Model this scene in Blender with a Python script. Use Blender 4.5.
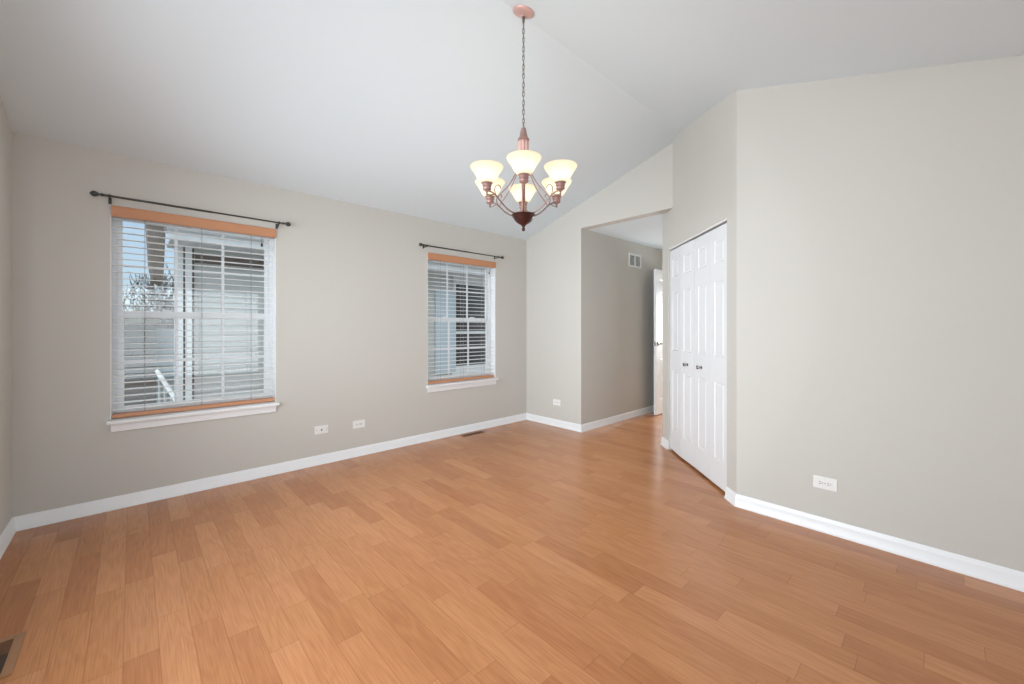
import bpy, bmesh, math, random
from mathutils import Vector, Matrix
for o in list(bpy.data.objects): bpy.data.objects.remove(o)
SC = bpy.context.scene; COL = SC.collection
PI = math.pi
random.seed(7)

# ------------------------------------------------------------------ camera
AL = 0.8182                      # bearing of the window wall's direction
cam_d = bpy.data.cameras.new('camera'); cam = bpy.data.objects.new('camera', cam_d); COL.objects.link(cam)
cam.location = (0, 0, 1.22)
cam.rotation_euler = (PI/2, 0, AL - PI/2)
cam_d.sensor_width = 36; cam_d.lens = 405.24/1024*36; cam_d.shift_y = -14.02/1024
cam_d.clip_start = 0.02; cam_d.clip_end = 300
SC.camera = cam

# ------------------------------------------------------------------ world, sun-less overcast daylight, exposure
w = bpy.data.worlds.new('world'); SC.world = w; w.use_nodes = True
nt = w.node_tree; bgn = nt.nodes['Background']
# overcast sky: pale blue haze at the horizon, about three times brighter cloud overhead
sky = nt.nodes.new('ShaderNodeTexSky'); sky.sky_type = 'NISHITA'; sky.sun_disc = False
sky.sun_elevation = math.radians(38); sky.sun_rotation = math.radians(200)
sky.air_density = 1.0; sky.dust_density = 0.6; sky.ozone_density = 2.0
wtc = nt.nodes.new('ShaderNodeTexCoord'); wsep = nt.nodes.new('ShaderNodeSeparateXYZ'); nt.links.new(wtc.outputs['Generated'], wsep.inputs[0])
cl = nt.nodes.new('ShaderNodeValToRGB'); ce = cl.color_ramp.elements
ce[0].position = 0.0; ce[0].color = (0.50, 0.66, 0.84, 1); ce[1].position = 0.9; ce[1].color = (2.75, 2.8, 2.85, 1)
for p_, c_ in ((0.22, (0.62, 0.78, 0.95, 1)), (0.42, (1.85, 1.92, 2.0, 1))):
    q_ = cl.color_ramp.elements.new(p_); q_.color = c_
nt.links.new(wsep.outputs['Z'], cl.inputs['Fac'])
hz = nt.nodes.new('ShaderNodeMixRGB'); hz.inputs['Fac'].default_value = 0.94
nt.links.new(sky.outputs['Color'], hz.inputs['Color1']); nt.links.new(cl.outputs['Color'], hz.inputs['Color2']); nt.links.new(hz.outputs['Color'], bgn.inputs['Color'])
bgn.inputs['Strength'].default_value = 0.78
SC.view_settings.view_transform = 'Standard'; SC.view_settings.look = 'None'
SC.view_settings.gamma = 1; SC.view_settings.use_curve_mapping = False
SC.view_settings.exposure = -0.05

def area(name, loc, rot, sx, sy, power, col=(1, 1, 1), spread=180):
    l = bpy.data.lights.new(name, 'AREA'); l.shape = 'RECTANGLE'; l.size = sx; l.size_y = sy
    l.energy = power; l.color = col; l.spread = math.radians(spread)
    o = bpy.data.objects.new(name, l); COL.objects.link(o); o.location = loc; o.rotation_euler = rot
    return o
# added fill lamps, shining in through invented openings in the left and rear walls
area('added_fill_left', (-0.76, 1.25, 1.36), (PI/2, 0, -PI/2), 1.7, 1.4, 82, (0.845, 0.928, 1.0), 168)
area('added_fill_left_far', (-0.76, 2.45, 1.36), (PI/2, 0, -PI/2), 1.7, 1.4, 31, (0.845, 0.928, 1.0), 84)  # added lamp, spread narrowed to brighten the far back wall
area('added_fill_rear', (0.9, -4.42, 1.15), (PI/2, 0, 0), 3.0, 2.1, 68, (0.845, 0.928, 1.0))

area('added_fill_hall', (7.5, 2.45, 1.3), (0, math.radians(75), 0), 0.9, 0.8, 100, (0.88, 0.95, 1.0))  # added lamp inside the closed bedroom, brightens the hall

# ------------------------------------------------------------------ dimensions
W = 3.8227; XB = 3.8436; XR = 3.0225; XL = -0.5276; YH = 2.9184; YA = 0.9753
PH = 0.7938; CA, SA = math.cos(PH), math.sin(PH)
TE = 1.4656; EX, EY = XR+TE*CA, YA+TE*SA         # far end of the angled closet wall
ZH = 2.392; XE = 6.1
RY, RZ = 1.70, 3.058                              # ridge of the vault
YF = -0.42; ZF = 2.44; YR_ = -4.3                 # flat ceiling behind the camera, rear wall
def zc(y):
    if y >= RY: return RZ - (RZ-2.397)*(y-RY)/(W-RY)
    if y >= YF: return ZF + (RZ-ZF)*(y-YF)/(RY-YF)
    return ZF

# ------------------------------------------------------------------ materials
def mat(name, col, rough=0.6, metal=0.0, spec=0.5, coat=0):
    m = bpy.data.materials.new(name); m.use_nodes = True
    b = m.node_tree.nodes['Principled BSDF']
    b.inputs['Base Color'].default_value = (*col, 1); b.inputs['Roughness'].default_value = rough
    b.inputs['Metallic'].default_value = metal; b.inputs['Specular IOR Level'].default_value = spec
    b.inputs['Coat Weight'].default_value = coat
    return m
def N(m, t, **kw):
    n = m.node_tree.nodes.new(t)
    for k, v in kw.items(): setattr(n, k, v)
    return n
def L(m, a, b): m.node_tree.links.new(a, b)
def mottled(name, c1, c2, scale, rough, bump=0.0, bscale=200, stretch=None, detail=4, metal=0, spec=0.5):
    m = mat(name, c1, rough, metal, spec); b = m.node_tree.nodes['Principled BSDF']
    tc = N(m, 'ShaderNodeTexCoord'); mp = N(m, 'ShaderNodeMapping'); L(m, tc.outputs['Object'], mp.inputs['Vector'])
    if stretch: mp.inputs['Scale'].default_value = stretch
    n = N(m, 'ShaderNodeTexNoise'); n.inputs['Scale'].default_value = scale; n.inputs['Detail'].default_value = detail
    L(m, mp.outputs['Vector'], n.inputs['Vector'])
    mx = N(m, 'ShaderNodeMixRGB'); mx.inputs['Color1'].default_value = (*c1, 1); mx.inputs['Color2'].default_value = (*c2, 1)
    L(m, n.outputs['Fac'], mx.inputs['Fac']); L(m, mx.outputs['Color'], b.inputs['Base Color'])
    if bump:
        n2 = N(m, 'ShaderNodeTexNoise'); n2.inputs['Scale'].default_value = bscale
        L(m, mp.outputs['Vector'], n2.inputs['Vector'])
        bp = N(m, 'ShaderNodeBump'); bp.inputs['Strength'].default_value = bump; bp.inputs['Distance'].default_value = 0.002
        L(m, n2.outputs['Fac'], bp.inputs['Height']); L(m, bp.outputs['Normal'], b.inputs['Normal'])
    return m

M = {}
M['wall'] = mottled('wall_paint', (0.570, 0.547, 0.500), (0.590, 0.567, 0.518), 1.5, 0.75, 0.10, 260, spec=0.3)
M['ceil'] = mottled('ceiling_paint', (0.70, 0.768, 0.800), (0.715, 0.783, 0.815), 1.2, 0.9, 0.08, 220, spec=0.2)
M['trim'] = mottled('white_trim_paint', (0.83, 0.83, 0.825), (0.85, 0.85, 0.845), 3, 0.35)
M['door'] = mottled('white_door_paint', (0.76, 0.765, 0.77), (0.78, 0.785, 0.79), 3, 0.42)
M['plastic'] = mottled('white_plastic', (0.80, 0.79, 0.76), (0.83, 0.82, 0.79), 9, 0.35)
M['slat'] = mottled('white_blind_slat', (0.88, 0.88, 0.87), (0.91, 0.91, 0.90), 6, 0.4)
M['vinyl'] = mottled('white_vinyl', (0.78, 0.79, 0.80), (0.82, 0.83, 0.84), 4, 0.35)
M['cord'] = mottled('grey_cord', (0.30, 0.30, 0.31), (0.4, 0.4, 0.41), 30, 0.8)
M['dark'] = mottled('dark_slot', (0.02, 0.02, 0.02), (0.03, 0.03, 0.03), 9, 0.7)
M['rod'] = mottled('pewter_rod', (0.045, 0.047, 0.042), (0.08, 0.08, 0.072), 20, 0.38, metal=0.6)
M['copperwood'] = mottled('copper_wood', (0.52, 0.235, 0.115), (0.60, 0.29, 0.15), 6, 0.38, stretch=(1, 12, 40))
M['nickel'] = mottled('brushed_nickel', (0.32, 0.31, 0.30), (0.42, 0.41, 0.40), 30, 0.25, metal=1)
M['copper'] = mottled('rose_copper', (0.30, 0.175, 0.155), (0.42, 0.27, 0.24), 40, 0.33, metal=0.5)
M['canopy'] = mottled('pink_copper', (0.56, 0.35, 0.31), (0.70, 0.46, 0.42), 25, 0.38, metal=0.35)
M['armmetal'] = mottled('arm_copper_metal', (0.16, 0.10, 0.085), (0.36, 0.25, 0.22), 60, 0.28, metal=0.8)
M['bronze'] = mottled('dark_bronze', (0.035, 0.012, 0.010), (0.085, 0.03, 0.024), 40, 0.28, metal=0.5)
M['chain'] = mottled('chain_metal', (0.12, 0.10, 0.09), (0.24, 0.21, 0.19), 60, 0.3, metal=0.8)
M['reg'] = mottled('brown_register', (0.13, 0.055, 0.022), (0.18, 0.08, 0.035), 20, 0.45, metal=0.3)
M['ductdark'] = mottled('duct_interior', (0.05, 0.03, 0.02), (0.08, 0.05, 0.035), 20, 0.6)
M['regwood'] = mottled('register_wood', (0.30, 0.15, 0.07), (0.37, 0.19, 0.09), 8, 0.5, stretch=(14, 1, 14))
M['siding'] = mottled('light_siding', (0.53, 0.54, 0.515), (0.57, 0.58, 0.555), 2, 0.55)
M['siding_grey'] = mottled('grey_siding', (0.15, 0.14, 0.125), (0.24, 0.225, 0.205), 3, 0.8, stretch=(1, 1, 6))
M['siding_blue'] = mottled('pale_blue_siding', (0.52, 0.62, 0.68), (0.56, 0.66, 0.72), 2, 0.7)
M['exttrim'] = mottled('exterior_white_trim', (0.78, 0.80, 0.80), (0.84, 0.86, 0.86), 3, 0.5)
M['extbrown'] = mottled('exterior_dark_brown', (0.09, 0.062, 0.045), (0.13, 0.09, 0.068), 6, 0.7)
M['shingle'] = mottled('grey_shingles', (0.16, 0.155, 0.15), (0.42, 0.41, 0.40), 14, 0.9, 0.6, 40)
M['brownshingle'] = mottled('brown_shingles', (0.17, 0.145, 0.12), (0.32, 0.28, 0.24), 12, 0.9)
M['bark'] = mottled('bare_bark', (0.10, 0.085, 0.075), (0.20, 0.17, 0.15), 12, 0.9)
M['ground'] = mottled('winter_lawn', (0.22, 0.21, 0.15), (0.34, 0.31, 0.23), 2, 0.95)
M['extglass'] = mottled('dark_window_glass', (0.018, 0.020, 0.022), (0.03, 0.032, 0.034), 3, 0.12)

# glass pane: mostly clear with a weak sheen
g = bpy.data.materials.new('clear_glass'); g.use_nodes = True; t = g.node_tree; t.nodes.remove(t.nodes['Principled BSDF'])
tr = t.nodes.new('ShaderNodeBsdfTransparent'); gl = t.nodes.new('ShaderNodeBsdfGlossy'); mx = t.nodes.new('ShaderNodeMixShader')
tr.inputs['Color'].default_value = (0.94, 0.96, 0.96, 1); gl.inputs['Roughness'].default_value = 0.02; mx.inputs['Fac'].default_value = 0.05
t.links.new(tr.outputs[0], mx.inputs[1]); t.links.new(gl.outputs[0], mx.inputs[2])
t.links.new(mx.outputs[0], t.nodes['Material Output'].inputs['Surface']); M['glass'] = g
# frosted, lit lamp shade
g = bpy.data.materials.new('frosted_glass_shade'); g.use_nodes = True; t = g.node_tree; t.nodes.remove(t.nodes['Principled BSDF'])
df = t.nodes.new('ShaderNodeBsdfDiffuse'); tl = t.nodes.new('ShaderNodeBsdfTranslucent'); em = t.nodes.new('ShaderNodeEmission')
df.inputs['Color'].default_value = (0.30, 0.27, 0.21, 1); tl.inputs['Color'].default_value = (0.46, 0.42, 0.34, 1)
nz = t.nodes.new('ShaderNodeTexNoise'); nz.inputs['Scale'].default_value = 18; nz.inputs['Detail'].default_value = 3
rmp = t.nodes.new('ShaderNodeMixRGB'); rmp.inputs['Color1'].default_value = (1.0, 0.82, 0.54, 1); rmp.inputs['Color2'].default_value = (1.0, 0.88, 0.66, 1)
t.links.new(nz.outputs['Fac'], rmp.inputs['Fac']); t.links.new(rmp.outputs['Color'], em.inputs['Color'])
em.inputs['Strength'].default_value = 0.54
a1 = t.nodes.new('ShaderNodeMixShader'); a1.inputs['Fac'].default_value = 0.6
a2 = t.nodes.new('ShaderNodeAddShader')
t.links.new(df.outputs[0], a1.inputs[1]); t.links.new(tl.outputs[0], a1.inputs[2])
t.links.new(a1.outputs[0], a2.inputs[0]); t.links.new(em.outputs[0], a2.inputs[1])
t.links.new(a2.outputs[0], t.nodes['Material Output'].inputs['Surface']); M['shade'] = g
g = bpy.data.materials.new('glowing_bulb'); g.use_nodes = True
b = g.node_tree.nodes['Principled BSDF']; b.inputs['Base Color'].default_value = (1, .95, .85, 1)
b.inputs['Emission Color'].default_value = (1.0, 0.86, 0.62, 1); b.inputs['Emission Strength'].default_value = 6; M['bulb'] = g

# laminate strip floor: strips 0.1 m wide running towards the window wall
def floor_material():
    m = mat('oak_laminate', (0.6, 0.3, 0.15), 0.3); b = m.node_tree.nodes['Principled BSDF']
    tc = N(m, 'ShaderNodeTexCoord'); sx = N(m, 'ShaderNodeSeparateXYZ'); L(m, tc.outputs['Object'], sx.inputs[0])
    def mth(op, a, c=None, d=None):
        n = N(m, 'ShaderNodeMath', operation=op)
        for i, v in enumerate((a, c, d)):
            if v is None: continue
            if isinstance(v, (int, float)): n.inputs[i].default_value = v
            else: L(m, v, n.inputs[i])
        return n.outputs[0]
    X, Y = sx.outputs['X'], sx.outputs['Y']
    u = mth('DIVIDE', mth('ADD', X, 5.025), 0.1)
    row = mth('FLOOR', u); fu = mth('SUBTRACT', u, row)
    wn = N(m, 'ShaderNodeTexWhiteNoise', noise_dimensions='1D'); L(m, row, wn.inputs['W'])
    v = mth('ADD', mth('DIVIDE', Y, 0.62), mth('MULTIPLY', wn.outputs['Value'], 7.0))
    colm = mth('FLOOR', v); fv = mth('SUBTRACT', v, colm)
    cx = N(m, 'ShaderNodeCombineXYZ'); L(m, row, cx.inputs[0]); L(m, colm, cx.inputs[1])
    w2 = N(m, 'ShaderNodeTexWhiteNoise', noise_dimensions='2D'); L(m, cx.outputs[0], w2.inputs['Vector'])
    rnd = w2.outputs['Value']
    # grain coordinates shifted per strip
    gx = N(m, 'ShaderNodeCombineXYZ')
    L(m, mth('ADD', X, mth('MULTIPLY', rnd, 3.0)), gx.inputs[0]); L(m, mth('ADD', mth('MULTIPLY', Y, 0.028), mth('MULTIPLY', rnd, 17.0)), gx.inputs[1])
    fine = N(m, 'ShaderNodeTexNoise'); fine.inputs['Scale'].default_value = 210; fine.inputs['Detail'].default_value = 3; L(m, gx.outputs[0], fine.inputs['Vector'])
    gx2 = N(m, 'ShaderNodeCombineXYZ')
    L(m, mth('ADD', X, mth('MULTIPLY', rnd, 5.0)), gx2.inputs[0]); L(m, mth('ADD', mth('MULTIPLY', Y, 0.16), mth('MULTIPLY', rnd, 11.0)), gx2.inputs[1])
    big = N(m, 'ShaderNodeTexNoise'); big.inputs['Scale'].default_value = 9; big.inputs['Detail'].default_value = 2; big.inputs['Distortion'].default_value = 0.4
    L(m, gx2.outputs[0], big.inputs['Vector'])
    ring = mth('SINE', mth('MULTIPLY', big.outputs['Fac'], 46.0))          # cathedral grain
    ring = mth('MULTIPLY_ADD', ring, 0.5, 0.5)
    base = N(m, 'ShaderNodeValToRGB'); e = base.color_ramp.elements
    e[0].position = 0; e[0].color = (0.460, 0.182, 0.068, 1)
    e[1].position = 1; e[1].color = (0.580, 0.255, 0.106, 1)
    for p, c in ((0.2, (0.500, 0.205, 0.079, 1)), (0.5, (0.525, 0.224, 0.087, 1)), (0.8, (0.550, 0.237, 0.096, 1))):
        q = base.color_ramp.elements.new(p); q.color = c
    L(m, rnd, base.inputs['Fac'])
    dark = N(m, 'ShaderNodeMixRGB', blend_type='MULTIPLY'); dark.inputs['Color2'].default_value = (0.83, 0.78, 0.74, 1)
    L(m, base.outputs['Color'], dark.inputs['Color1'])
    L(m, mth('MULTIPLY', ring, 0.42), dark.inputs['Fac'])
    d2 = N(m, 'ShaderNodeMixRGB', blend_type='MULTIPLY'); d2.inputs['Color2'].default_value = (0.72, 0.66, 0.60, 1)
    L(m, dark.outputs['Color'], d2.inputs['Color1'])
    rr = N(m, 'ShaderNodeMapRange'); rr.inputs['From Min'].default_value = 0.42; rr.inputs['From Max'].default_value = 0.7; L(m, fine.outputs['Fac'], rr.inputs['Value'])
    L(m, mth('MULTIPLY', rr.outputs[0], 0.60), d2.inputs['Fac'])
    # seams
    su = mth('LESS_THAN', mth('MINIMUM', fu, mth('SUBTRACT', 1.0, fu)), 0.012)
    sv = mth('LESS_THAN', mth('MINIMUM', fv, mth('SUBTRACT', 1.0, fv)), 0.0022)
    seam = mth('MAXIMUM', su, sv)
    d3 = N(m, 'ShaderNodeMixRGB', blend_type='MULTIPLY'); d3.inputs['Color2'].default_value = (0.62, 0.54, 0.48, 1)
    L(m, d2.outputs['Color'], d3.inputs['Color1']); L(m, mth('MULTIPLY', seam, 0.6), d3.inputs['Fac'])
    L(m, d3.outputs['Color'], b.inputs['Base Color'])
    L(m, mth('MULTIPLY_ADD', fine.outputs['Fac'], 0.08, 0.20), b.inputs['Roughness'])
    b.inputs['Specular IOR Level'].default_value = 0.5
    bp = N(m, 'ShaderNodeBump'); bp.inputs['Strength'].default_value = 0.12; bp.inputs['Distance'].default_value = 0.0006
    L(m, mth('SUBTRACT', fine.outputs['Fac'], seam), bp.inputs['Height']); L(m, bp.outputs['Normal'], b.inputs['Normal'])
    return m
M['floor'] = floor_material()

# ------------------------------------------------------------------ mesh helpers
def box(bm, x0, x1, y0, y1, z0, z1, bev=0.0):
    vs = [bm.verts.new((x, y, z)) for x in (x0, x1) for y in (y0, y1) for z in (z0, z1)]
    fs = [bm.faces.new([vs[i] for i in q]) for q in ((0,1,3,2),(4,6,7,5),(0,4,5,1),(2,3,7,6),(0,2,6,4),(1,5,7,3))]
    if bev:
        es = set(e for f_ in fs for e in f_.edges)
        bmesh.ops.bevel(bm, geom=list(es), offset=bev, segments=2, affect='EDGES', profile=0.6)
    return vs
def prism(bm, pts, fn):
    """pts: 2D polygon (ccw or cw); fn(p, k) gives 3D for the near (k=0) and far (k=1) copy"""
    a = [bm.verts.new(fn(p, 0)) for p in pts]; c = [bm.verts.new(fn(p, 1)) for p in pts]
    bm.faces.new(a); bm.faces.new(c[::-1]); n = len(pts)
    for i in range(n): bm.faces.new((a[i], c[i], c[(i+1) % n], a[(i+1) % n]))
def tube(bm, pts, r, seg=8, closed=False, caps=True):
    pts = [Vector(p) for p in pts]; n = len(pts); rings = []
    up = None
    for i, p in enumerate(pts):
        a = pts[(i-1) % n] if (closed or i > 0) else p
        c = pts[(i+1) % n] if (closed or i < n-1) else p
        d = (c-a).normalized()
        if up is None:
            up = Vector((0, 0, 1)) if abs(d.z) < 0.9 else Vector((1, 0, 0))
        s = d.cross(up).normalized(); up = s.cross(d).normalized()
        rr = r[i] if isinstance(r, (list, tuple)) else r
        rings.append([bm.verts.new(p + s*rr*math.cos(2*PI*k/seg) + up*rr*math.sin(2*PI*k/seg)) for k in range(seg)])
    for i in range(n if closed else n-1):
        A, B = rings[i], rings[(i+1) % n]
        for k in range(seg): bm.faces.new((A[k], A[(k+1) % seg], B[(k+1) % seg], B[k]))
    if caps and not closed:
        bm.faces.new(rings[0][::-1]); bm.faces.new(rings[-1])
def lathe(bm, prof, seg=24, c=(0, 0, 0), mtx=None, caps=True, flute=None):
    rings = []
    for r, z in prof:
        ring = []
        for k in range(seg):
            a = 2*PI*k/seg; rr = r*(1 + (flute[1]*math.cos(flute[0]*a) if flute else 0))
            v = Vector((rr*math.cos(a), rr*math.sin(a), z))
            if mtx: v = mtx @ v
            ring.append(bm.verts.new(v + Vector(c)))
        rings.append(ring)
    for A, B in zip(rings, rings[1:]):
        for k in range(seg): bm.faces.new((A[k], A[(k+1) % seg], B[(k+1) % seg], B[k]))
    if caps: bm.faces.new(rings[0][::-1]); bm.faces.new(rings[-1])
def spline(pts, n=6):
    P = [Vector(p) for p in pts]; P = [2*P[0]-P[1]] + P + [2*P[-1]-P[-2]]; out = []
    for i in range(1, len(P)-2):
        for k in range(n):
            t = k/n; a, b_, c, d = P[i-1:i+3]
            out.append(0.5*((2*b_) + (c-a)*t + (2*a-5*b_+4*c-d)*t*t + (3*b_-a-3*c+d)*t**3))
    out.append(P[-2]); return out
def obj(name, bm, m, parent=None, smooth=False):
    bmesh.ops.recalc_face_normals(bm, faces=bm.faces)
    me = bpy.data.meshes.new(name); bm.to_mesh(me); bm.free()
    me.materials.append(m)
    if smooth:
        for p in me.polygons: p.use_smooth = True
        if smooth == 'auto':
            me.set_sharp_from_angle(angle=math.radians(35))
    o = bpy.data.objects.new(name, me); COL.objects.link(o)
    if parent: o.parent = parent
    return o
def B(): return bmesh.new()
def struct(name, bm, m, parent=None, **k):
    o = obj(name, bm, m, parent, **k)
    if not parent: o['kind'] = 'structure'
    return o
def empty(name, loc, rz=0, **props):
    o = bpy.data.objects.new(name, None); COL.objects.link(o); o.location = loc; o.rotation_euler = (0, 0, rz); o.empty_display_size = 0.1
    for k, v in props.items(): o[k] = v
    return o
def tag(o, label, cat, group=None):
    o['label'] = label; o['category'] = cat
    if group: o['group'] = group
    return o
def copy_tree(o, parent=None):
    c = o.copy(); COL.objects.link(c); c.parent = parent
    for ch in list(o.children): copy_tree(ch, c)
    return c

# ------------------------------------------------------------------ floor and ceilings
bm = B(); box(bm, -2.75, XE+0.1, YR_-0.15, W+0.15, -0.12, 0.0); struct('floor', bm, M['floor'])
bm = B()
ys = [YR_-0.15, YF, RY, W+0.0]
low = [(y, zc(y)) for y in ys]; prof = low + [(y, z+0.14) for y, z in reversed(low)]
prism(bm, prof, lambda p, k: ((-2.75, XB+0.12)[k], p[0], p[1])); struct('ceiling', bm, M['ceil'])
bm = B(); prism(bm, [(XB+0.12, EY-0.02), (XB+0.12, YH+0.12), (XE+0.1, YH+0.12), (XE+0.1, EY-0.02)], lambda p, k: (p[0], p[1], (ZH, ZH+0.1)[k]))
prism(bm, [(XB+0.12, YA+(XB+0.12-XR)*SA/CA), (XB+0.12, EY-0.02), (EX, EY-0.02)], lambda p, k: (p[0], p[1], (ZH, ZH+0.1)[k]))
struct('ceiling', bm, M['ceil'])

# ------------------------------------------------------------------ walls
WIN = [(-0.108, 0.875, 0.600, 2.048), (2.327, 3.297, 0.600, 2.041)]
ZS = 2.36
bm = B(); xs = [XL-0.12] + [v for wv in WIN for v in wv[:2]] + [XB+0.12]
zt = zc(W)
for i in range(0, len(xs), 2): box(bm, xs[i], xs[i+1], W, W+0.15, -0.02, zt)
for x0, x1, z0, z1 in WIN: box(bm, x0, x1, W, W+0.15, -0.02, z0); box(bm, x0, x1, W, W+0.15, z1, zt)
struct('wall_window', bm, M['wall'])
bm = B()     # left wall beside the corner, with an added window opening; it ends where the wider space behind the camera begins
for poly in ([(-0.9, -0.02), (0.35, -0.02), (0.35, 2.08), (-0.9, 2.08)], [(3.35, -0.02), (W, -0.02), (W, 2.08), (3.35, 2.08)], [(0.35, -0.02), (3.35, -0.02), (3.35, 0.6), (0.35, 0.6)], [(-0.9, 2.08), (W, 2.08), (W, zc(W)), (RY, RZ), (YF, ZF), (-0.9, ZF)]):
    prism(bm, poly, lambda p, k: ((XL, XL-0.12)[k], p[0], p[1]))
struct('wall_left', bm, M['wall'])
bm = B()
prism(bm, [(YH, -0.02), (W, -0.02), (W, zc(W)), (YH, zc(YH))], lambda p, k: ((XB, XB+0.12)[k], p[0], p[1]))
yb = YA+(XB-XR)*SA/CA; yb2 = YA+(XB+0.12-XR)*SA/CA
a = [bm.verts.new(v) for v in ((XB, yb, ZH), (XB, YH, ZH), (XB, YH, zc(YH)), (XB, yb, zc(yb)))]
c = [bm.verts.new(v) for v in ((XB+0.12, yb2, ZH), (XB+0.12, YH, ZH), (XB+0.12, YH, zc(YH)), (XB+0.12, yb2, zc(yb2)))]
bm.faces.new(a); bm.faces.new(c[::-1])
for i in range(4): bm.faces.new((a[i], c[i], c[(i+1) % 4], a[(i+1) % 4]))
struct('wall_back', bm, M['wall'])
bm = B(); box(bm, XB+0.12, XE+0.1, YH, YH+0.12, -0.02, ZH); struct('wall_hall', bm, M['wall'])
# angled closet wall with the opening of the folding doors; t runs along it from the near corner
def cw(t, d, z): return (XR + t*CA + d*SA, YA + t*SA - d*CA, z)        # d = depth behind the face
T0, T1, ZD = 0.132, 1.292, 2.013
bm = B()
def cwall(poly, d0=0.0, d1=0.11): prism(bm, poly, lambda p, k: cw(p[0], (d0, d1)[k], p[1]))
tb = (XB-XR)/CA; tr_ = (RY-YA)/SA
cwall([(0, -0.02), (T0, -0.02), (T0, ZD), (0, ZD)])
cwall([(T1, -0.02), (TE, -0.02), (TE, ZD), (T1, ZD)])
cwall([(0, ZD), (TE, ZD), (TE, ZH+0.06), (tb, ZH+0.06), (tb, zc(YA+tb*SA)), (tr_, RZ), (0, zc(YA))])
struct('wall_closet', bm, M['wall'])
bm = B()
prism(bm, [(YR_, -0.02), (YA, -0.02), (YA, zc(YA)), (YF, ZF), (YR_, ZF)], lambda p, k: ((XR, XR+0.11)[k], p[0], p[1]))
struct('wall_right', bm, M['wall'])
bm = B(); box(bm, EX, XE+0.1, EY-0.11, EY, -0.02, ZH); struct('wall_corridor', bm, M['wall'])
bm = B()     # end wall of the hall with its doorway
box(bm, XE, XE+0.1, 2.80, YH, -0.02, ZH); box(bm, XE, XE+0.1, EY, EY+0.04, -0.02, ZH); box(bm, XE, XE+0.1, EY+0.04, 2.80, 2.06, ZH)
struct('wall_hall_end', bm, M['wall'])
bm = B(); box(bm, XE+1.5, XE+1.6, EY-0.5, YH+0.5, -0.02, ZH); box(bm, XE+0.1, XE+1.5, EY-0.5, EY-0.4, -0.02, ZH); box(bm, XE+0.1, XE+1.5, YH+0.4, YH+0.5, -0.02, ZH)
box(bm, XE+0.1, XE+1.6, EY-0.5, YH+0.5, ZH, ZH+0.1); struct('wall_bedroom', bm, M['wall'])
bm = B(); box(bm, XE+0.1, XE+1.6, EY-0.5, YH+0.5, -0.12, 0); struct('floor', bm, M['floor'])
bm = B()     # closet interior
x1c, y1c = XR+0.11+0.9, YA-0.2
box(bm, XR+0.11, XR+1.75, YA-0.3, YA-0.2, -0.02, ZH); box(bm, XR+1.65, XR+1.75, YA-0.2, EY-0.11, -0.02, ZH); prism(bm, [(XR+0.2, YA-0.25), (XR+1.75, YA-0.25), (XR+1.75, EY-0.11), (EX+0.1, EY-0.11)], lambda p, k: (p[0], p[1], (ZH+0.01, ZH+0.05)[k]))
struct('wall_closet_inside', bm, M['wall'])
bm = B()     # rear wall with the added patio door opening, and the side wall of the wider space
box(bm, -2.6, -0.7, YR_-0.12, YR_, -0.02, ZF); box(bm, 2.5, XR+0.11, YR_-0.12, YR_, -0.02, ZF); box(bm, -0.7, 2.5, YR_-0.12, YR_, 2.2, ZF)
struct('wall_rear', bm, M['wall'])
bm = B()
box(bm, -2.6, -2.48, YR_, -2.9, -0.02, ZF); box(bm, -2.6, -2.48, -1.1, -0.9, -0.02, ZF); box(bm, -2.6, -2.48, -2.9, -1.1, -0.02, 0.7); box(bm, -2.6, -2.48, -2.9, -1.1, 2.1, ZF)
struct('wall_side', bm, M['wall'])
bm = B(); box(bm, -2.6, XL-0.12, -0.9, -0.78, -0.02, ZF); struct('wall_return', bm, M['wall'])
# unseen patio door and window frames, added to let light in
d = empty('door_4', (0.9, YR_-0.06, 0), kind='structure')
bm = B()
for x in (-1.6, -0.03, 1.54): box(bm, x, x+0.06, -0.04, 0.04, 0, 2.2)
box(bm, -1.6, 1.6, -0.04, 0.04, 2.13, 2.2); box(bm, -1.6, 1.6, -0.04, 0.04, 0, 0.06); obj('door_frame', bm, M['vinyl'], d)
d = empty('window_4', (XL-0.06, 1.85, 0), PI/2, kind='structure')  # unseen wide window, added for the left fill lamps
bm = B()
for x in (-1.5, -0.53, 0.47, 1.44): box(bm, x, x+0.06, -0.04, 0.04, 0.6, 2.08)
box(bm, -1.5, 1.5, -0.04, 0.04, 2.02, 2.08); box(bm, -1.5, 1.5, -0.04, 0.04, 0.6, 0.65); obj('window_frame', bm, M['vinyl'], d)
d = empty('window_3', (-2.54, -2.0, 0), kind='structure')  # unseen window, added to admit sky light
bm = B()
for y in (-0.9, -0.03, 0.84): box(bm, -0.03, 0.03, y, y+0.06, 0.7, 2.1)
box(bm, -0.03, 0.03, -0.9, 0.9, 2.04, 2.1); box(bm, -0.03, 0.03, -0.9, 0.9, 0.7, 0.76); obj('window_frame', bm, M['vinyl'], d)

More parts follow.
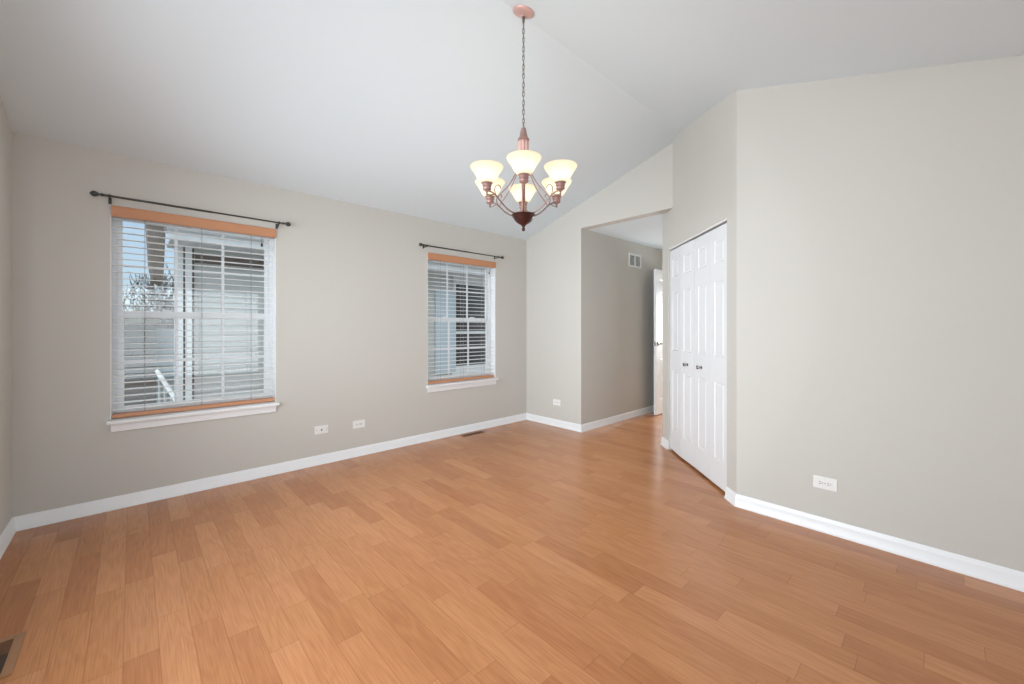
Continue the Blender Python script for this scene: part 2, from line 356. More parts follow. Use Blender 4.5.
# ------------------------------------------------------------------ baseboards
def baseboard(name, p, q, n, m0=0.0, m1=0.0, cap=None):
    """p -> q along the wall foot, n = unit normal into the room; m0/m1 = mitre slopes (extra length per depth)"""
    p, q, n = Vector((*p, 0)), Vector((*q, 0)), Vector((*n, 0)); d_ = (q-p).normalized()
    prof = [(0, 0), (0.019, 0), (0.019, 0.007), (0.0165, 0.015), (0.0125, 0.021), (0.0115, 0.060), (0.010, 0.065), (0.0045, 0.082), (0, 0.0845)]
    bm = B()
    prism(bm, prof, lambda s, k: (p + n*s[0] - d_*s[0]*m0 + Vector((0, 0, s[1]))) if k == 0 else (q + n*s[0] + d_*s[0]*m1 + Vector((0, 0, s[1]))))
    return struct(name, bm, M['trim'], smooth='auto')
tan = math.tan
baseboard('baseboard_left', (XL, -0.9), (XL, W), (1, 0), 0, -1)
baseboard('baseboard_window', (XL, W), (XB, W), (0, -1), -1, -1)
baseboard('baseboard_back', (XB, W), (XB, YH), (-1, 0), -1, 1)
baseboard('baseboard_hall', (XB, YH), (XE, YH), (0, -1), 1, -1)
k1 = tan((PI/2-PH)/2)
baseboard('baseboard_right', (XR, YR_), (XR, YA), (-1, 0), 0, k1)
A_ = (XR, YA); P1 = (XR+T0*CA, YA+T0*SA); P2 = (XR+T1*CA, YA+T1*SA); E_ = (EX, EY)
baseboard('baseboard_closet', A_, P1, (-SA, CA), k1, 0)
baseboard('baseboard_closet', P2, E_, (-SA, CA), 0, tan(PH/2))
baseboard('baseboard_corridor', E_, (XE, EY), (0, 1), tan(PH/2), 0)

# ------------------------------------------------------------------ closet folding doors (two pairs of two leaves)
def panel_leaf(bm, x0, x1, z0, z1, th, rows, mx_, both=False):
    """slab with raised panels; front faces -y"""
    xs_ = [x0]
    for a_, b_ in mx_: xs_ += [a_, b_]
    xs_.append(x1); zs_ = [z0]
    for a_, b_ in rows: zs_ += [a_, b_]
    zs_.append(z1)
    def face(y, flip):
        g_ = [[bm.verts.new((x, y, z)) for z in zs_] for x in xs_]; pan = []
        for i in range(len(xs_)-1):
            for j in range(len(zs_)-1):
                q = (g_[i][j], g_[i+1][j], g_[i+1][j+1], g_[i][j+1])
                f_ = bm.faces.new(q if not flip else q[::-1])
                if i % 2 == 1 and j % 2 == 1: pan.append(f_)
        return g_, pan
    F, pf = face(0, False); Bk, pb = face(th, True)
    ni, nj = len(xs_)-1, len(zs_)-1
    for i in range(ni):
        bm.faces.new((F[i][0], Bk[i][0], Bk[i+1][0], F[i+1][0])); bm.faces.new((F[i][nj], F[i+1][nj], Bk[i+1][nj], Bk[i][nj]))
    for j in range(nj):
        bm.faces.new((F[0][j], F[0][j+1], Bk[0][j+1], Bk[0][j])); bm.faces.new((F[ni][j], Bk[ni][j], Bk[ni][j+1], F[ni][j+1]))
    bm.normal_update()
    for f_ in pf + (pb if both else []):
        bmesh.ops.inset_individual(bm, faces=[f_], thickness=0.010, depth=-0.0055)
        bmesh.ops.inset_individual(bm, faces=[f_], thickness=0.006, depth=0.0)
        bmesh.ops.inset_individual(bm, faces=[f_], thickness=0.020, depth=0.0045)
RC = 0.016
lw = (T1-T0-0.012)/4
rows = [(0.215, 0.805), (1.000, 1.575), (1.715, 1.890)]
def knob(bm, m0):
    lathe(bm, [(0.012, 0), (0.013, 0.003), (0.006, 0.008), (0.006, 0.018), (0.013, 0.024), (0.0165, 0.030), (0.0165, 0.035), (0.012, 0.040), (0.004, 0.042)], 16, mtx=m0)
face_m = Matrix.Rotation(PI/2, 4, 'X')       # +z -> -y
tcen = (T0+T1)/2
for di, (side, fold) in enumerate(((1, 0.010), (-1, 0.0))):
    # local x = direction of decreasing t, -y faces the room
    dn = empty('door_%d' % (di+1), cw(tcen + side*(lw+0.001), RC, 0), PH+PI, kind='structure')
    for k in (-1, 1):
        bm = B(); x0 = -lw+0.0015 if k < 0 else 0.0015; x1 = x0+lw-0.003
        cxl = (x0+x1)/2; panel_leaf(bm, x0, x1, 0.020, 1.984, 0.03, rows, [(cxl-0.076, cxl+0.076)])
        if fold:     # the far pair stands a touch ajar, its middle hinge pushed out
            for v in bm.verts: v.co.y -= fold*(1-abs(v.co.x)/lw)
        lf = obj('leaf', bm, M['door'], dn)
        if (k > 0) == (side > 0):
            bm = B(); knob(bm, face_m); kb = obj('knob', bm, M['nickel'], lf, smooth='auto')
            kb.location = (cxl + (0.012 if side > 0 else -0.012), -fold*0.5, 0.893)
    bm = B(); box(bm, -lw, lw, -0.012, 0.026, 1.999, 2.0128)
    obj('door_track', bm, M['trim'], dn)

# ------------------------------------------------------------------ hall door, standing open beside the hall wall
hd = empty('door_3', (6.08, 2.795, 0), kind='structure')
ang = math.atan2(0.03, 0.79); hd.rotation_euler = (0, 0, ang+PI)
# local: x from hinge to free edge (towards the room); +y faces the corridor after the half turn
bm = B(); panel_leaf(bm, 0.0, 0.79, 0.012, 2.035, 0.035, [(0.22, 0.80), (1.02, 1.56), (1.70, 1.90)], [(0.115, 0.345), (0.445, 0.675)], both=True)
lf = obj('leaf', bm, M['door'], hd)
def lever(sgn):
    bm = B(); y = 0.035 if sgn > 0 else 0.0
    mt = Matrix.Rotation(-PI/2*sgn, 4, 'X')
    lathe(bm, [(0.030, 0), (0.030, 0.005), (0.024, 0.010), (0.010, 0.012), (0.010, 0.048), (0.0, 0.05)][:5], 18, c=(0.725, y, 1.0), mtx=mt)
    tube(bm, spline([(0.725, y+sgn*0.045, 1.0), (0.69, y+sgn*0.050, 1.002), (0.64, y+sgn*0.048, 1.0), (0.615, y+sgn*0.046, 0.996)], 4), 0.008, 10)
    obj('door_handle', bm, M['nickel'], lf, smooth='auto')
lever(1); lever(-1)
bm = B(); box(bm, 0.788, 0.792, 0.008, 0.027, 0.97, 1.03); obj('latch_plate', bm, M['nickel'], lf)
bm = B()
for z in (0.25, 1.02, 1.8): tube(bm, [(-0.004, -0.006, z-0.045), (-0.004, -0.006, z+0.045)], 0.006, 8)
obj('hinge', bm, M['nickel'], lf)
bm = B()
box(bm, XE-0.015, XE, 2.80, 2.86, 0, 2.12); box(bm, XE-0.015, XE, EY+0.0, EY+0.04, 0, 2.12); box(bm, XE-0.015, XE, EY+0.04, 2.80, 2.06, 2.12)
struct('trim_1', bm, M['trim'])

# ------------------------------------------------------------------ windows with blinds
def window(idx, x0, x1, z0, z1):
    wd = x1-x0; root = empty('window_%d' % idx, (x0, W, 0), kind='structure')
    zm = 1.318
    Y0, Y1 = 0.085, 0.145
    bm = B()      # jamb liner + outer frame
    box(bm, 0, 0.004, 0.0, Y0, z0, z1); box(bm, wd-0.004, wd, 0.0, Y0, z0, z1); box(bm, 0.004, wd-0.004, 0.0, Y0, z1-0.004, z1)
    obj('jamb_liner', bm, M['trim'], root)
    bm = B()
    box(bm, 0, 0.028, Y0, Y1, z0, z1, 0.003); box(bm, wd-0.028, wd, Y0, Y1, z0, z1, 0.003)
    box(bm, 0.028, wd-0.028, Y0, Y1, z1-0.028, z1, 0.003); box(bm, 0.028, wd-0.028, Y0, Y1, z0, z0+0.028, 0.003)
    obj('window_frame', bm, M['vinyl'], root)
    def sash(nm, za, zb, ya, yb_, st):
        bm = B(); xa, xb_ = 0.028, wd-0.028
        box(bm, xa, xa+st, ya, yb_, za, zb, 0.003); box(bm, xb_-st, xb_, ya, yb_, za, zb, 0.003)
        box(bm, xa+st, xb_-st, ya, yb_, za, za+0.045, 0.003); box(bm, xa+st, xb_-st, ya, yb_, zb-0.045, zb, 0.003)
        s = obj(nm, bm, M['vinyl'], root)
        bm = B(); xi0, xi1 = xa+st, xb_-st; zi0, zi1 = za+0.045, zb-0.045; ym = (ya+yb_)/2
        for k in (1, 2):
            x = xi0+(xi1-xi0)*k/3; box(bm, x-0.009, x+0.009, ym-0.006, ym+0.004, zi0, zi1)
        zz = (zi0+zi1)/2; box(bm, xi0, xi1, ym-0.005, ym+0.003, zz-0.008, zz+0.008)
        obj('muntin', bm, M['vinyl'], s)
        bm = B(); box(bm, xi0-0.004, xi1+0.004, ym+0.005, ym+0.009, zi0-0.004, zi1+0.004); obj('pane', bm, M['glass'], s)
        return s
    sash('upper_sash', zm-0.022, z1-0.028, 0.118, 0.140, 0.030)
    ls = sash('lower_sash', z0+0.028, zm+0.022, 0.092, 0.116, 0.038)
    bm = B()
    for x in (wd*0.3, wd*0.7): box(bm, x-0.03, x+0.03, 0.088, 0.108, zm+0.022, zm+0.034, 0.003)
    obj('sash_lock', bm, M['vinyl'], ls)
    bm = B()      # stool and apron
    box(bm, -0.018, wd+0.018, -0.045, 0.0, z0-0.024, z0, 0.005); box(bm, 0, wd, 0.0, Y0, z0-0.0, z0+0.003)
    obj('window_sill', bm, M['trim'], root)
    bm = B(); box(bm, 0.0, wd, -0.016, 0.0, z0-0.078, z0-0.024, 0.004); obj('apron', bm, M['trim'], root)
    return root
for i, wv in enumerate(WIN): window(i+1, *wv)

def blind(x0, x1, z0, z1, label):
    wd = x1-x0; root = empty('window_blind', (x0, W+0.036, z0), 0)
    tag(root, label, 'blind', 'slatted blinds in the two windows')
    H = z1-z0
    # copper coloured valance across the top
    bm = B(); box(bm, -0.0, wd-0.0, -0.052, -0.040, H-0.076, H-0.001, 0.003)
    box(bm, 0.005, wd-0.005, -0.057, -0.052, H-0.070, H-0.058, 0.002); box(bm, 0.005, wd-0.005, -0.056, -0.052, H-0.016, H-0.006, 0.002)
    obj('valance', bm, M['copperwood'], root)
    bm = B(); box(bm, 0.008, wd-0.008, -0.034, 0.026, H-0.046, H-0.004, 0.002); obj('headrail', bm, M['slat'], root)
    bm = B(); box(bm, 0.006, wd-0.006, -0.026, 0.024, 0.005, 0.033, 0.004); obj('bottom_rail', bm, M['copperwood'], root)
    n = 30; zlo, zhi = 0.062, H-0.085; sl = B(); tilt = 0.02
    for k in range(n):
        z = zlo+(zhi-zlo)*k/(n-1)
        pts = []
        for j in range(6):
            s = -0.025+0.05*j/5; zz = z + s*tilt + 0.0025*(1-(s/0.025)**2)
            pts.append((s, zz))
        poly = [(s, z_+0.0014) for s, z_ in pts] + [(s, z_-0.0014) for s, z_ in reversed(pts)]
        prism(sl, poly, lambda p, kk: ((0.008, wd-0.008)[kk], p[0], p[1]))
    obj('slats', sl, M['slat'], root)
    for x in (0.17, wd/2, wd-0.17):
        bm = B()
        for y in (-0.027, 0.027): tube(bm, [(x, y, 0.032), (x, y, H-0.05)], 0.0014, 5)
        for k in range(n):
            z = zlo+(zhi-zlo)*k/(n-1); tube(bm, [(x, -0.027, z-0.004), (x, 0.027, z-0.002)], 0.0007, 4)
        obj('ladder_cord', bm, M['cord'], root)
    # tilt wand cord with its tassel
    bm = B(); xw = wd-0.10; tube(bm, [(xw, -0.036, H-0.08), (xw, -0.037, H-0.13)], 0.0014, 5); 
    lathe(bm, [(0.003, 0), (0.007, -0.008), (0.008, -0.026), (0.004, -0.030)], 10, c=(xw, -0.037, H-0.13)); obj('cord_tassel', bm, M['rod'], root, smooth='auto')
    return root
blind(-0.106, 0.873, 0.603, 2.045, 'white slatted blind with copper brown valance in the left, larger-looking window')
blind(2.329, 3.295, 0.603, 2.038, 'white slatted blind with copper brown valance in the right window near the far corner')

def rod(x0, x1, z, label, drop):
    cx = (x0+x1)/2; h_ = (x1-x0)/2; root = empty('curtain_rod', (cx, W, z)); tag(root, label, 'curtain rod', 'curtain rods above the two windows')
    y = -0.07
    bm = B(); tube(bm, [(-h_+0.05, y, 0), (0.05, y, 0)], 0.0075, 12); tube(bm, [(0.04, y, 0), (h_-0.05, y, 0)], 0.0062, 12); obj('rod', bm, M['rod'], root, smooth='auto')
    for s in (-1, 1):
        m_ = Matrix.Rotation(s*PI/2, 4, 'Y')
        bm = B(); lathe(bm, [(0.008, -0.006), (0.011, 0), (0.008, 0.006), (0.006, 0.014), (0.013, 0.022), (0.0185, 0.034), (0.0175, 0.046), (0.009, 0.055), (0.003, 0.058)], 16, c=(s*(h_-0.052), y, 0), mtx=m_)
        obj('finial', bm, M['rod'], root, smooth='auto')
        bm = B(); xb_ = s*(h_-0.085)
        box(bm, xb_-0.008, xb_+0.008, -0.004, 0.0, -drop-0.012, -drop+0.030, 0.001)
        tube(bm, spline([(xb_, -0.003, -drop), (xb_, -0.035, -drop*0.95), (xb_, -0.062, -drop*0.6-0.004), (xb_, -0.070, -0.009)], 4), 0.0045, 8)
        box(bm, xb_-0.006, xb_+0.006, -0.082, -0.058, -0.014, -0.007, 0.001); box(bm, xb_-0.006, xb_+0.006, -0.083, -0.079, -0.012, 0.008, 0.001)
        obj('bracket', bm, M['rod'], root)
    return root
rod(-0.195, 0.965, 2.088, 'dark grey metal curtain rod with ball finials above the left window nearest the camera', 0.026)
rod(2.190, 3.365, 2.094, 'dark grey metal curtain rod with ball finials above the right window nearer the far corner', 0.010)

# ------------------------------------------------------------------ outlets
def outlet(loc, rz, label, kind='duplex'):
    root = empty('wall_outlet' if kind == 'duplex' else 'cable_plate', loc, rz); tag(root, label, 'outlet' if kind == 'duplex' else 'wall plate', 'white plates low on the walls')
    bm = B(); box(bm, -0.058, 0.058, -0.006, 0.0, -0.036, 0.036, 0.003); obj('cover_plate', bm, M['plastic'], root)
    if kind == 'duplex':
        for s in (-1, 1):
            bm = B()
            prism(bm, [(s*0.020+0.0135*max(-1, min(1, 1.25*math.cos(a))), 0.0165*math.sin(a)) for a in [2*PI*k/20 for k in range(20)]], lambda p, k: (p[0], (-0.0085, -0.005)[k], p[1]))
            sc = obj('socket', bm, M['plastic'], root)
            bm = B()
            for z in (-0.006, 0.006): box(bm, s*0.020-0.009, s*0.020+0.001, -0.0092, -0.0080, z-0.0012, z+0.0012)
            box(bm, s*0.020+0.005, s*0.020+0.0095, -0.0092, -0.0080, -0.0025, 0.0025); obj('slot', bm, M['dark'], sc)
        bm = B(); lathe(bm, [(0.0032, 0), (0.0032, 0.002), (0.001, 0.0026)], 10, c=(0, -0.006, 0), mtx=face_m); obj('screw', bm, M['nickel'], root)
    else:
        bm = B(); lathe(bm, [(0.0075, 0), (0.0075, 0.004), (0.005, 0.004), (0.005, 0.012), (0.002, 0.012)], 12, c=(0, -0.006, 0), mtx=face_m); obj('coaxial_jack', bm, M['rod'], root)
        for x in (-0.042, 0.042):
            bm = B(); lathe(bm, [(0.0032, 0), (0.0032, 0.002), (0.001, 0.0026)], 10, c=(x, -0.006, 0), mtx=face_m); obj('screw', bm, M['nickel'], root)
outlet((1.236, W, 0.308), 0, 'white cable plate with a dark round jack low on the window wall', 'cable')
outlet((1.576, W, 0.303), 0, 'white duplex outlet low on the window wall, between the cable plate and the far window')
outlet((XB, 3.290, 0.297), -PI/2, 'small white outlet on the narrow far wall left of the hallway')
outlet((XR, 0.489, 0.292), -PI/2, 'white duplex outlet mounted sideways on the large right wall')

# ------------------------------------------------------------------ air vent high on the hall wall
v = empty('air_vent', (5.052, YH, 2.145)); tag(v, 'white return air vent with two dark louvred halves high on the hallway wall', 'vent')
bm = B()
box(bm, -0.165, -0.135, -0.008, 0, -0.095, 0.095, 0.002); box(bm, 0.135, 0.165, -0.008, 0, -0.095, 0.095, 0.002)
box(bm, -0.135, 0.135, -0.008, 0, 0.070, 0.095, 0.002); box(bm, -0.135, 0.135, -0.008, 0, -0.095, -0.070, 0.002); box(bm, -0.014, 0.014, -0.008, 0, -0.070, 0.070, 0.002)
obj('vent_frame', bm, M['plastic'], v)
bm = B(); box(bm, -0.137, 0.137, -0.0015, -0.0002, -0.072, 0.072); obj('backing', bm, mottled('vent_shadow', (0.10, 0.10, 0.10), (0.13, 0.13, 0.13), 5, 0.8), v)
bm = B()
for k in range(9):
    z = -0.064+0.016*k
    for xa, xb_ in ((-0.135, -0.014), (0.014, 0.135)): prism(bm, [(-0.0068, z-0.004), (-0.0062, z-0.0046), (-0.0018, z+0.003), (-0.0024, z+0.0036)], lambda p, kk: ((xa, xb_)[kk], p[0], p[1]))
obj('louvre', bm, M['plastic'], v)

# ------------------------------------------------------------------ floor registers
r = empty('floor_register', (2.865, 3.715, 0)); tag(r, 'narrow dark brown metal floor register beside the window wall baseboard', 'floor register')
bm = B()
box(bm, -0.15, 0.15, -0.035, -0.026, 0, 0.004, 0.001); box(bm, -0.15, 0.15, 0.026, 0.035, 0, 0.004, 0.001); box(bm, -0.15, -0.138, -0.026, 0.026, 0, 0.004, 0.001); box(bm, 0.138, 0.15, -0.026, 0.026, 0, 0.004, 0.001)
for k in range(1, 22): x = -0.138+0.276*k/22; box(bm, x-0.0025, x+0.0025, -0.026, 0.026, 0.0005, 0.0035)
box(bm, -0.138, 0.138, -0.002, 0.002, 0.0005, 0.0036)
obj('grille', bm, M['reg'], r)
bm = B(); box(bm, -0.14, 0.14, -0.028, 0.028, 0.0001, 0.0006); obj('duct', bm, M['dark'], r)
r = empty('floor_register', (-0.400, 2.380, 0)); tag(r, 'open wooden-framed floor register cut in the floor at the left wall', 'floor register')
bm = B(); X0, X1, Y0_, Y1_ = -0.09, 0.09, -0.138, 0.138
box(bm, X0, X0+0.028, Y0_, Y1_, 0, 0.006, 0.002); box(bm, X1-0.028, X1, Y0_, Y1_, 0, 0.006, 0.002); box(bm, X0+0.028, X1-0.028, Y0_, Y0_+0.028, 0, 0.006, 0.002); box(bm, X0+0.028, X1-0.028, Y1_-0.028, Y1_, 0, 0.006, 0.002)
obj('register_frame', bm, M['regwood'], r)
bm = B(); box(bm, X0+0.026, X1-0.026, Y0_+0.026, Y1_-0.026, 0.0001, 0.0008); obj('duct', bm, M['ductdark'], r)
bm = B(); prism(bm, [(Y1_-0.030, 0.0045), (Y1_-0.030, 0.0055), (0.02, 0.0015), (0.02, 0.0009)], lambda p, k: ((X0+0.028, X1-0.028)[k], p[0], p[1])); obj('damper', bm, M['reg'], r)

# ------------------------------------------------------------------ chandelier
CX, CY = 1.645, 1.66
ZC = zc(CY)
ch = empty('chandelier', (CX, CY, 0)); tag(ch, 'six-light rose copper chandelier with frosted cream glass bell shades hanging on a chain', 'chandelier')
slope = math.atan((RZ-ZF)/(RY-YF))
mt = Matrix.Rotation(slope, 4, 'X')
bm = B(); lathe(bm, [(0.062, 0.0), (0.063, -0.004), (0.060, -0.010), (0.048, -0.017), (0.028, -0.023), (0.013, -0.026), (0.011, -0.032), (0.005, -0.036)], 32, c=(0, 0, ZC), mtx=mt)
obj('canopy', bm, M['canopy'], ch, smooth='auto')
zt_, zb_ = ZC-0.034, 2.374
bm = B(); lathe(bm, [(0.004, 0.0), (0.010, -0.006), (0.008, -0.018), (0.0035, -0.046), (0.003, -0.05)], 12, c=(0, 0.0, zt_+0.004)); obj('hook', bm, M['chain'], ch, smooth='auto')
zt_ -= 0.042
n = 23; pitch = (zt_-zb_)/n; bm = B()
for k in range(n):
    zc_ = zt_-pitch*(k+0.5); a_ = (k % 2)*PI/2 + 0.5 + 0.25*math.sin(k*1.7); lh = pitch/2+0.0035; lwid = 0.0072
    P = []
    for j in range(14):
        th = 2*PI*j/14; P.append((lwid*math.cos(th)*math.cos(a_), lwid*math.cos(th)*math.sin(a_), zc_+lh*math.sin(th)))
    tube(bm, P, 0.0016, 6, closed=True)
obj('chain', bm, M['chain'], ch, smooth=True)
bm = B(); tube(bm, [(0.003*math.sin(k*0.9), 0.003*math.cos(k*0.9), zt_+0.03-(zt_+0.03-zb_)*k/40) for k in range(41)], 0.0013, 5); obj('wire', bm, M['chain'], ch, smooth=True)
bm = B(); lathe(bm, [(0.004, 2.378), (0.014, 2.370), (0.017, 2.355), (0.022, 2.332), (0.0285, 2.312), (0.034, 2.307), (0.034, 2.303), (0.026, 2.300)], 28); obj('top_cone', bm, M['copper'], ch, smooth='auto')
bm = B(); lathe(bm, [(0.024, 2.301), (0.0265, 2.290), (0.0265, 2.262), (0.0245, 2.235), (0.021, 2.21), (0.016, 2.195), (0.013, 2.190)], 64, flute=(8, 0.16)); obj('fluted_neck', bm, M['canopy'], ch, smooth=True)
bm = B(); lathe(bm, [(0.013, 2.192), (0.019, 2.184), (0.019, 2.176), (0.011, 2.168), (0.011, 1.93), (0.016, 1.915), (0.020, 1.900), (0.030, 1.882), (0.030, 1.870)], 24); obj('column', bm, M['copper'], ch, smooth='auto')
bm = B(); lathe(bm, [(0.020, 1.876), (0.064, 1.875), (0.0695, 1.871), (0.0695, 1.867), (0.065, 1.864), (0.060, 1.856), (0.053, 1.843), (0.043, 1.831), (0.029, 1.821), (0.017, 1.815), (0.012, 1.809), (0.009, 1.802)], 32); bowl = obj('bowl', bm, M['bronze'], ch, smooth='auto')
bm = B(); lathe(bm, [(0.006, 1.803), (0.006, 1.798), (0.010, 1.793), (0.0105, 1.786), (0.007, 1.779), (0.002, 1.777)], 16); obj('finial', bm, M['bronze'], bowl, smooth='auto')
RS = 0.2325
arm0 = empty_arm = None
az0 = math.atan2(-CY, -CX)
def arm_mesh():
    bm = B()
    tube(bm, spline([(0.040, 0, 1.877), (0.065, 0, 1.876), (0.092, 0, 1.885), (0.120, 0, 1.903), (0.145, 0, 1.925), (0.165, 0, 1.944), (0.183, 0, 1.960), (0.205, 0, 1.971), (RS, 0, 1.973)], 4), 0.0042, 8)
    return bm
def strut_mesh():
    bm = B()
    tube(bm, spline([(0.016, 0, 2.176), (0.030, 0, 2.150), (0.050, 0, 2.105), (0.073, 0, 2.062), (0.103, 0, 2.018), (0.138, 0, 1.980), (0.158, 0, 1.960), (0.163, 0, 1.948)], 4), 0.0030, 7)
    return bm
def scroll_mesh():
    bm = B()
    tube(bm, spline([(0.170, 0, 1.948), (0.181, 0, 1.968), (0.185, 0, 1.990), (0.179, 0, 2.008), (0.165, 0, 2.016), (0.151, 0, 2.010), (0.149, 0, 1.999)], 5), 0.0024, 7)
    lathe(bm, [(0.002, -0.005), (0.005, -0.002), (0.005, 0.002), (0.002, 0.005)], 10, c=(0.176, 0, 1.955))
    tube(bm, spline([(0.188, 0, 1.962), (0.205, 0, 1.955), (0.222, 0, 1.953), (0.235, 0, 1.956)], 4), 0.0028, 7)
    lathe(bm, [(0.001, 1.947), (0.0055, 1.951), (0.0055, 1.957), (0.003, 1.962)], 10, c=(RS, 0, 0))
    return bm
def cup_mesh():
    bm = B(); lathe(bm, [(0.004, 1.960), (0.008, 1.968), (0.018, 1.974), (0.0235, 1.979), (0.0245, 1.985), (0.021, 1.989), (0.021, 1.993), (0.0255, 1.998), (0.0260, 2.003), (0.022, 2.007), (0.027, 2.011), (0.033, 2.016), (0.033, 2.020), (0.020, 2.021)], 24, c=(RS, 0, 0)); return bm
def shade_mesh():
    bm = B()
    lathe(bm, [(0.0315, 2.014), (0.0375, 2.019), (0.046, 2.030), (0.0545, 2.044), (0.062, 2.058), (0.0690, 2.070), (0.0770, 2.081), (0.0850, 2.091), (0.0890, 2.099), (0.0895, 2.103)], 40, c=(RS, 0, 0), caps=False)
    P = [(RS+0.0893*math.cos(2*PI*k/40), 0.0893*math.sin(2*PI*k/40), 2.1035) for k in range(40)]
    tube(bm, P, 0.0018, 6, closed=True); return bm
def bulb_mesh():
    bm = B(); lathe(bm, [(0.010, 2.018), (0.010, 2.030), (0.013, 2.036), (0.019, 2.046), (0.021, 2.056), (0.018, 2.066), (0.010, 2.074), (0.003, 2.077)], 16, c=(RS, 0, 0)); return bm
arm = obj('arm', arm_mesh(), M['armmetal'], ch, smooth=True)
obj('strut', strut_mesh(), M['copper'], arm, smooth=True)
obj('scroll', scroll_mesh(), M['armmetal'], arm, smooth=True)
cup = obj('socket_cup', cup_mesh(), M['copper'], ch, smooth='auto')
shd = obj('lamp_shade', shade_mesh(), M['shade'], ch, smooth=True); blb = obj('bulb', bulb_mesh(), M['bulb'], shd, smooth=True)
for k in range(6):
    a_ = az0 + k*PI/3 + 0.01
    for o in (arm, cup, shd):
        q = o if k == 0 else copy_tree(o, ch)
        q.rotation_euler = (0, 0, a_)
    pl = bpy.data.lights.new('bulb_light', 'POINT'); pl.energy = 1.35; pl.color = (1.0, 0.90, 0.76); pl.shadow_soft_size = 0.022
    po = bpy.data.objects.new('bulb_light', pl); COL.objects.link(po); po.location = (CX+RS*math.cos(a_), CY+RS*math.sin(a_), 2.066)

# ------------------------------------------------------------------ outdoors
bm = B(); box(bm, -40, 50, W+0.6, 70, -3.2, -3.0); struct('ground', bm, M['ground'])
def lapwall(bm, x0, x1, y, z0, z1, lap=0.115, th=0.14, holes=()):
    z = z0
    while z < z1-1e-4:
        zz = min(z+lap, z1)
        segs = [(x0, x1)]
        for hx0, hx1, hz0, hz1 in holes:
            if zz > hz0+0.01 and z < hz1-0.01: segs = [s for a_, b_ in segs for s in ((a_, min(b_, hx0)), (max(a_, hx1), b_)) if s[1]-s[0] > 0.01]
        for a_, b_ in segs: prism(bm, [(y-0.018, z), (y-0.002, zz), (y+th, zz), (y+th, z)], lambda p, k: ((a_, b_)[k], p[0], p[1]))
        z = zz
YN = 7.0
nb = empty('neighbouring_house', (4.0, YN, -3.0)); tag(nb, 'light grey-green sided house wing with white trim seen through both windows', 'house')
def nbm(name, bm, m, parent=None):
    for v_ in bm.verts: v_.co -= Vector((4.0, YN, -3.0))
    return obj(name, bm, m, parent or nb)
nw = (4.88, 6.15, 0.36, 2.20)
bm = B(); lapwall(bm, 0.42, 9.5, YN, -3.0, 2.32, holes=[nw]); nbm('siding_wall', bm, M['siding'])
bm = B(); box(bm, 0.42, 0.495, YN-0.035, YN+0.3, -3.0, 2.32); nbm('corner_board', bm, M['exttrim'])
bm = B(); box(bm, 0.515, 0.585, YN-0.09, YN-0.03, -3.0, 2.30, 0.008); nbm('downspout', bm, M['exttrim'])
bm = B(); box(bm, 0.496, 0.514, YN-0.03, YN-0.01, -3.0, 2.3); box(bm, 0.586, 0.612, YN-0.03, YN-0.01, -3.0, 2.3); nbm('shadow_strip', bm, M['extbrown'])  # shadow lines beside the downspout, painted as dark brown strips
bm = B(); box(bm, 0.62, 2.6, YN-0.035, YN-0.004, 2.11, 2.22); nbm('brown_band', bm, M['extbrown'])  # plain dark brown band on the wall below the soffit
bm = B(); box(bm, 0.34, 9.5, YN-0.55, YN+0.3, 2.32, 2.36); 
for k in range(59): box(bm, 0.34+0.155*k, 0.34+0.155*k+0.012, YN-0.55, YN, 2.314, 2.321)
nbm('soffit', bm, M['exttrim'])
bm = B(); box(bm, 0.31, 9.5, YN-0.59, YN-0.55, 2.31, 2.52, 0.004); nbm('fascia', bm, M['exttrim'])
bm = B(); prism(bm, [(YN-0.59, 2.52), (YN-0.69, 2.52), (YN-0.70, 2.46), (YN-0.66, 2.41), (YN-0.59, 2.41)], lambda p, k: ((0.30, 9.5)[k], p[0], p[1])); nbm('gutter', bm, M['exttrim'])
bm = B(); prism(bm, [(YN-0.60, 2.525), (YN+3.0, 3.3), (YN+3.0, 3.2), (YN-0.55, 2.36)], lambda p, k: ((0.31, 9.5)[k], p[0], p[1])); nbm('roof', bm, M['shingle'])
bm = B(); prism(bm, [(0.14, 2.75), (0.34, 2.75), (0.31, 1.86), (0.21, 1.90), (0.17, 2.15)], lambda p, k: (p[0], (YN+0.35, YN+1.2)[k], p[1])); nbm('shingled_bay', bm, M['brownshingle'])
wf = B(); x0, x1, z0, z1 = nw
for a_, b_, c_, d_ in ((x0-0.02, x0+0.035, z0, z1+0.12), (x1-0.08, x1+0.02, z0, z1+0.12), (x0+0.035, x1-0.08, z1-0.04, z1+0.12), (x0-0.05, x1+0.05, z0-0.12, z0+0.06), (x0+0.035, x1-0.08, 1.10, 1.15)):
    box(wf, a_, b_, YN-0.045, YN+0.02, c_, d_)

wfo = nbm('window_frame', wf, M['exttrim'])
bm = B(); box(bm, x0+0.02, x1-0.02, YN+0.02, YN+0.04, z0, z1); nbm('pane', bm, M['extglass'], wfo)
bm = B(); box(bm, 4.42, 4.90, YN-0.06, YN-0.022, 0.3, 1.98, 0.01)
for k in range(13): box(bm, 4.47, 4.85, YN-0.066, YN-0.058, 0.40+0.12*k, 0.44+0.12*k)
nbm('shutter', bm, M['siding_blue'])
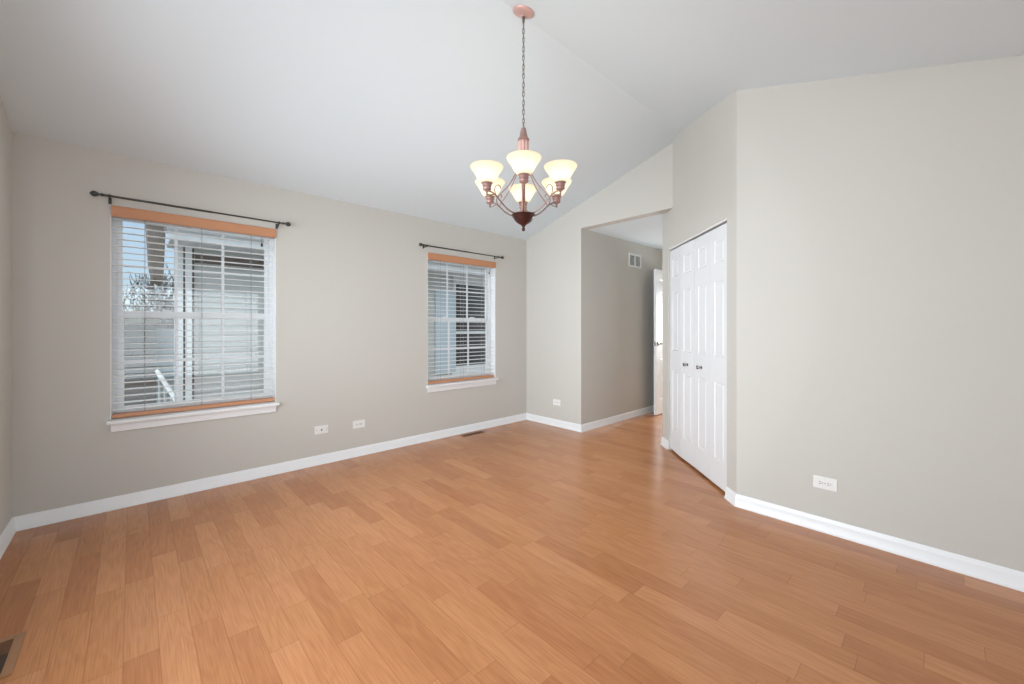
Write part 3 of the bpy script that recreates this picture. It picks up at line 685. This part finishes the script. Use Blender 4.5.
# low roof between the houses
lr = empty('porch_roof', (3.0, 5.6, -3.0)); tag(lr, 'low grey shingled roof between the window wall and the light sided house', 'roof')
bm = B(); prism(bm, [(4.15, -0.45), (YN-0.06, 0.14), (YN-0.06, 0.04), (4.15, -0.55)], lambda p, k: ((-4.0, 9.0)[k]-3.0, p[0]-5.6, p[1]+3.0)); obj('shingles', bm, M['shingle'], lr)
bm = B(); box(bm, -6.9, 5.9, -1.40, 1.2, 0.0, 2.42); obj('porch_wall', bm, M['siding'], lr)
# grey house further back on the left
gh = empty('grey_house', (-3.0, 10.0, -3.0)); tag(gh, 'grey brown sided building seen low in the left window, beyond the low roof', 'house')
bm = B(); lapwall(bm, -4.0, 3.32, 0.0, 0.0, 4.30, lap=0.16, th=2.0); obj('siding_wall', bm, M['siding_grey'], gh)
bm = B(); box(bm, 3.325, 4.2, 0.4, 2.0, 0.0, 4.20); obj('side_wing', bm, M['siding_blue'], gh)
bm = B(); prism(bm, [(-4.2, 4.30), (3.36, 4.30), (3.36, 4.38), (-4.2, 4.38)], lambda p, k: (p[0], (-0.2, 2.1)[k], p[1])); obj('roof', bm, M['brownshingle'], gh)
# white raking handrail at the end of the low roof
rl = empty('roof_railing', (0.55, 6.6, 0.1)); tag(rl, 'white sloping rail with thin braces low in the left window', 'railing')
bm = B(); tube(bm, [(-0.262, 1.95, 0.435), (-0.095, 0.5, 0.10)], 0.035, 4); obj('rail', bm, M['exttrim'], rl)
bm = B()
for s in (0.1, 0.4, 0.7):
    p = Vector((-0.262, 1.95, 0.435)).lerp(Vector((-0.095, 0.5, 0.10)), s); tube(bm, [p, (p.x, p.y, -3.1)], 0.018, 6)
obj('post', bm, M['exttrim'], rl)

def tree(x, y, h_, seed, label):
    rnd = random.Random(seed); bm = B()
    def branch(p, d_, ln, r_, depth):
        pts = [p]; rs = [r_]; q = p.copy(); dd = d_.copy()
        for k in range(4):
            dd = (dd + Vector((rnd.uniform(-.16, .16), rnd.uniform(-.16, .16), rnd.uniform(-.04, .12)))).normalized()
            q = q + dd*ln/4; pts.append(q.copy()); rs.append(r_*(1-0.14*(k+1)))
        tube(bm, pts, rs, 5 if depth > 1 else 3, caps=False)
        if depth <= 0: return
        for k in range(4 if depth > 1 else 5):
            i_ = rnd.choice((1, 2, 3, 4, 4)); a_ = rnd.uniform(0, 2*PI); sp = rnd.uniform(.45, .85)
            nd = (dd + Vector((math.cos(a_)*sp, math.sin(a_)*sp, rnd.uniform(-.1, .35)))).normalized()
            branch(pts[i_], nd, ln*rnd.uniform(.55, .78), max(rs[i_]*.62, 0.012), depth-1)
    branch(Vector((0, 0, 0)), Vector((0, 0, 1)), h_*0.42, 0.15, 5); branch(Vector((0.5, 0.6, 0)), Vector((0.05, 0, 1)), h_*0.38, 0.12, 5)
    o = obj('bare_tree', bm, M['bark']); o.location = (x, y, -3.0); tag(o, label, 'tree'); return o
tree(-0.1, 15.0, 6.0, 5, 'bare leafless tree against the sky in the left window')
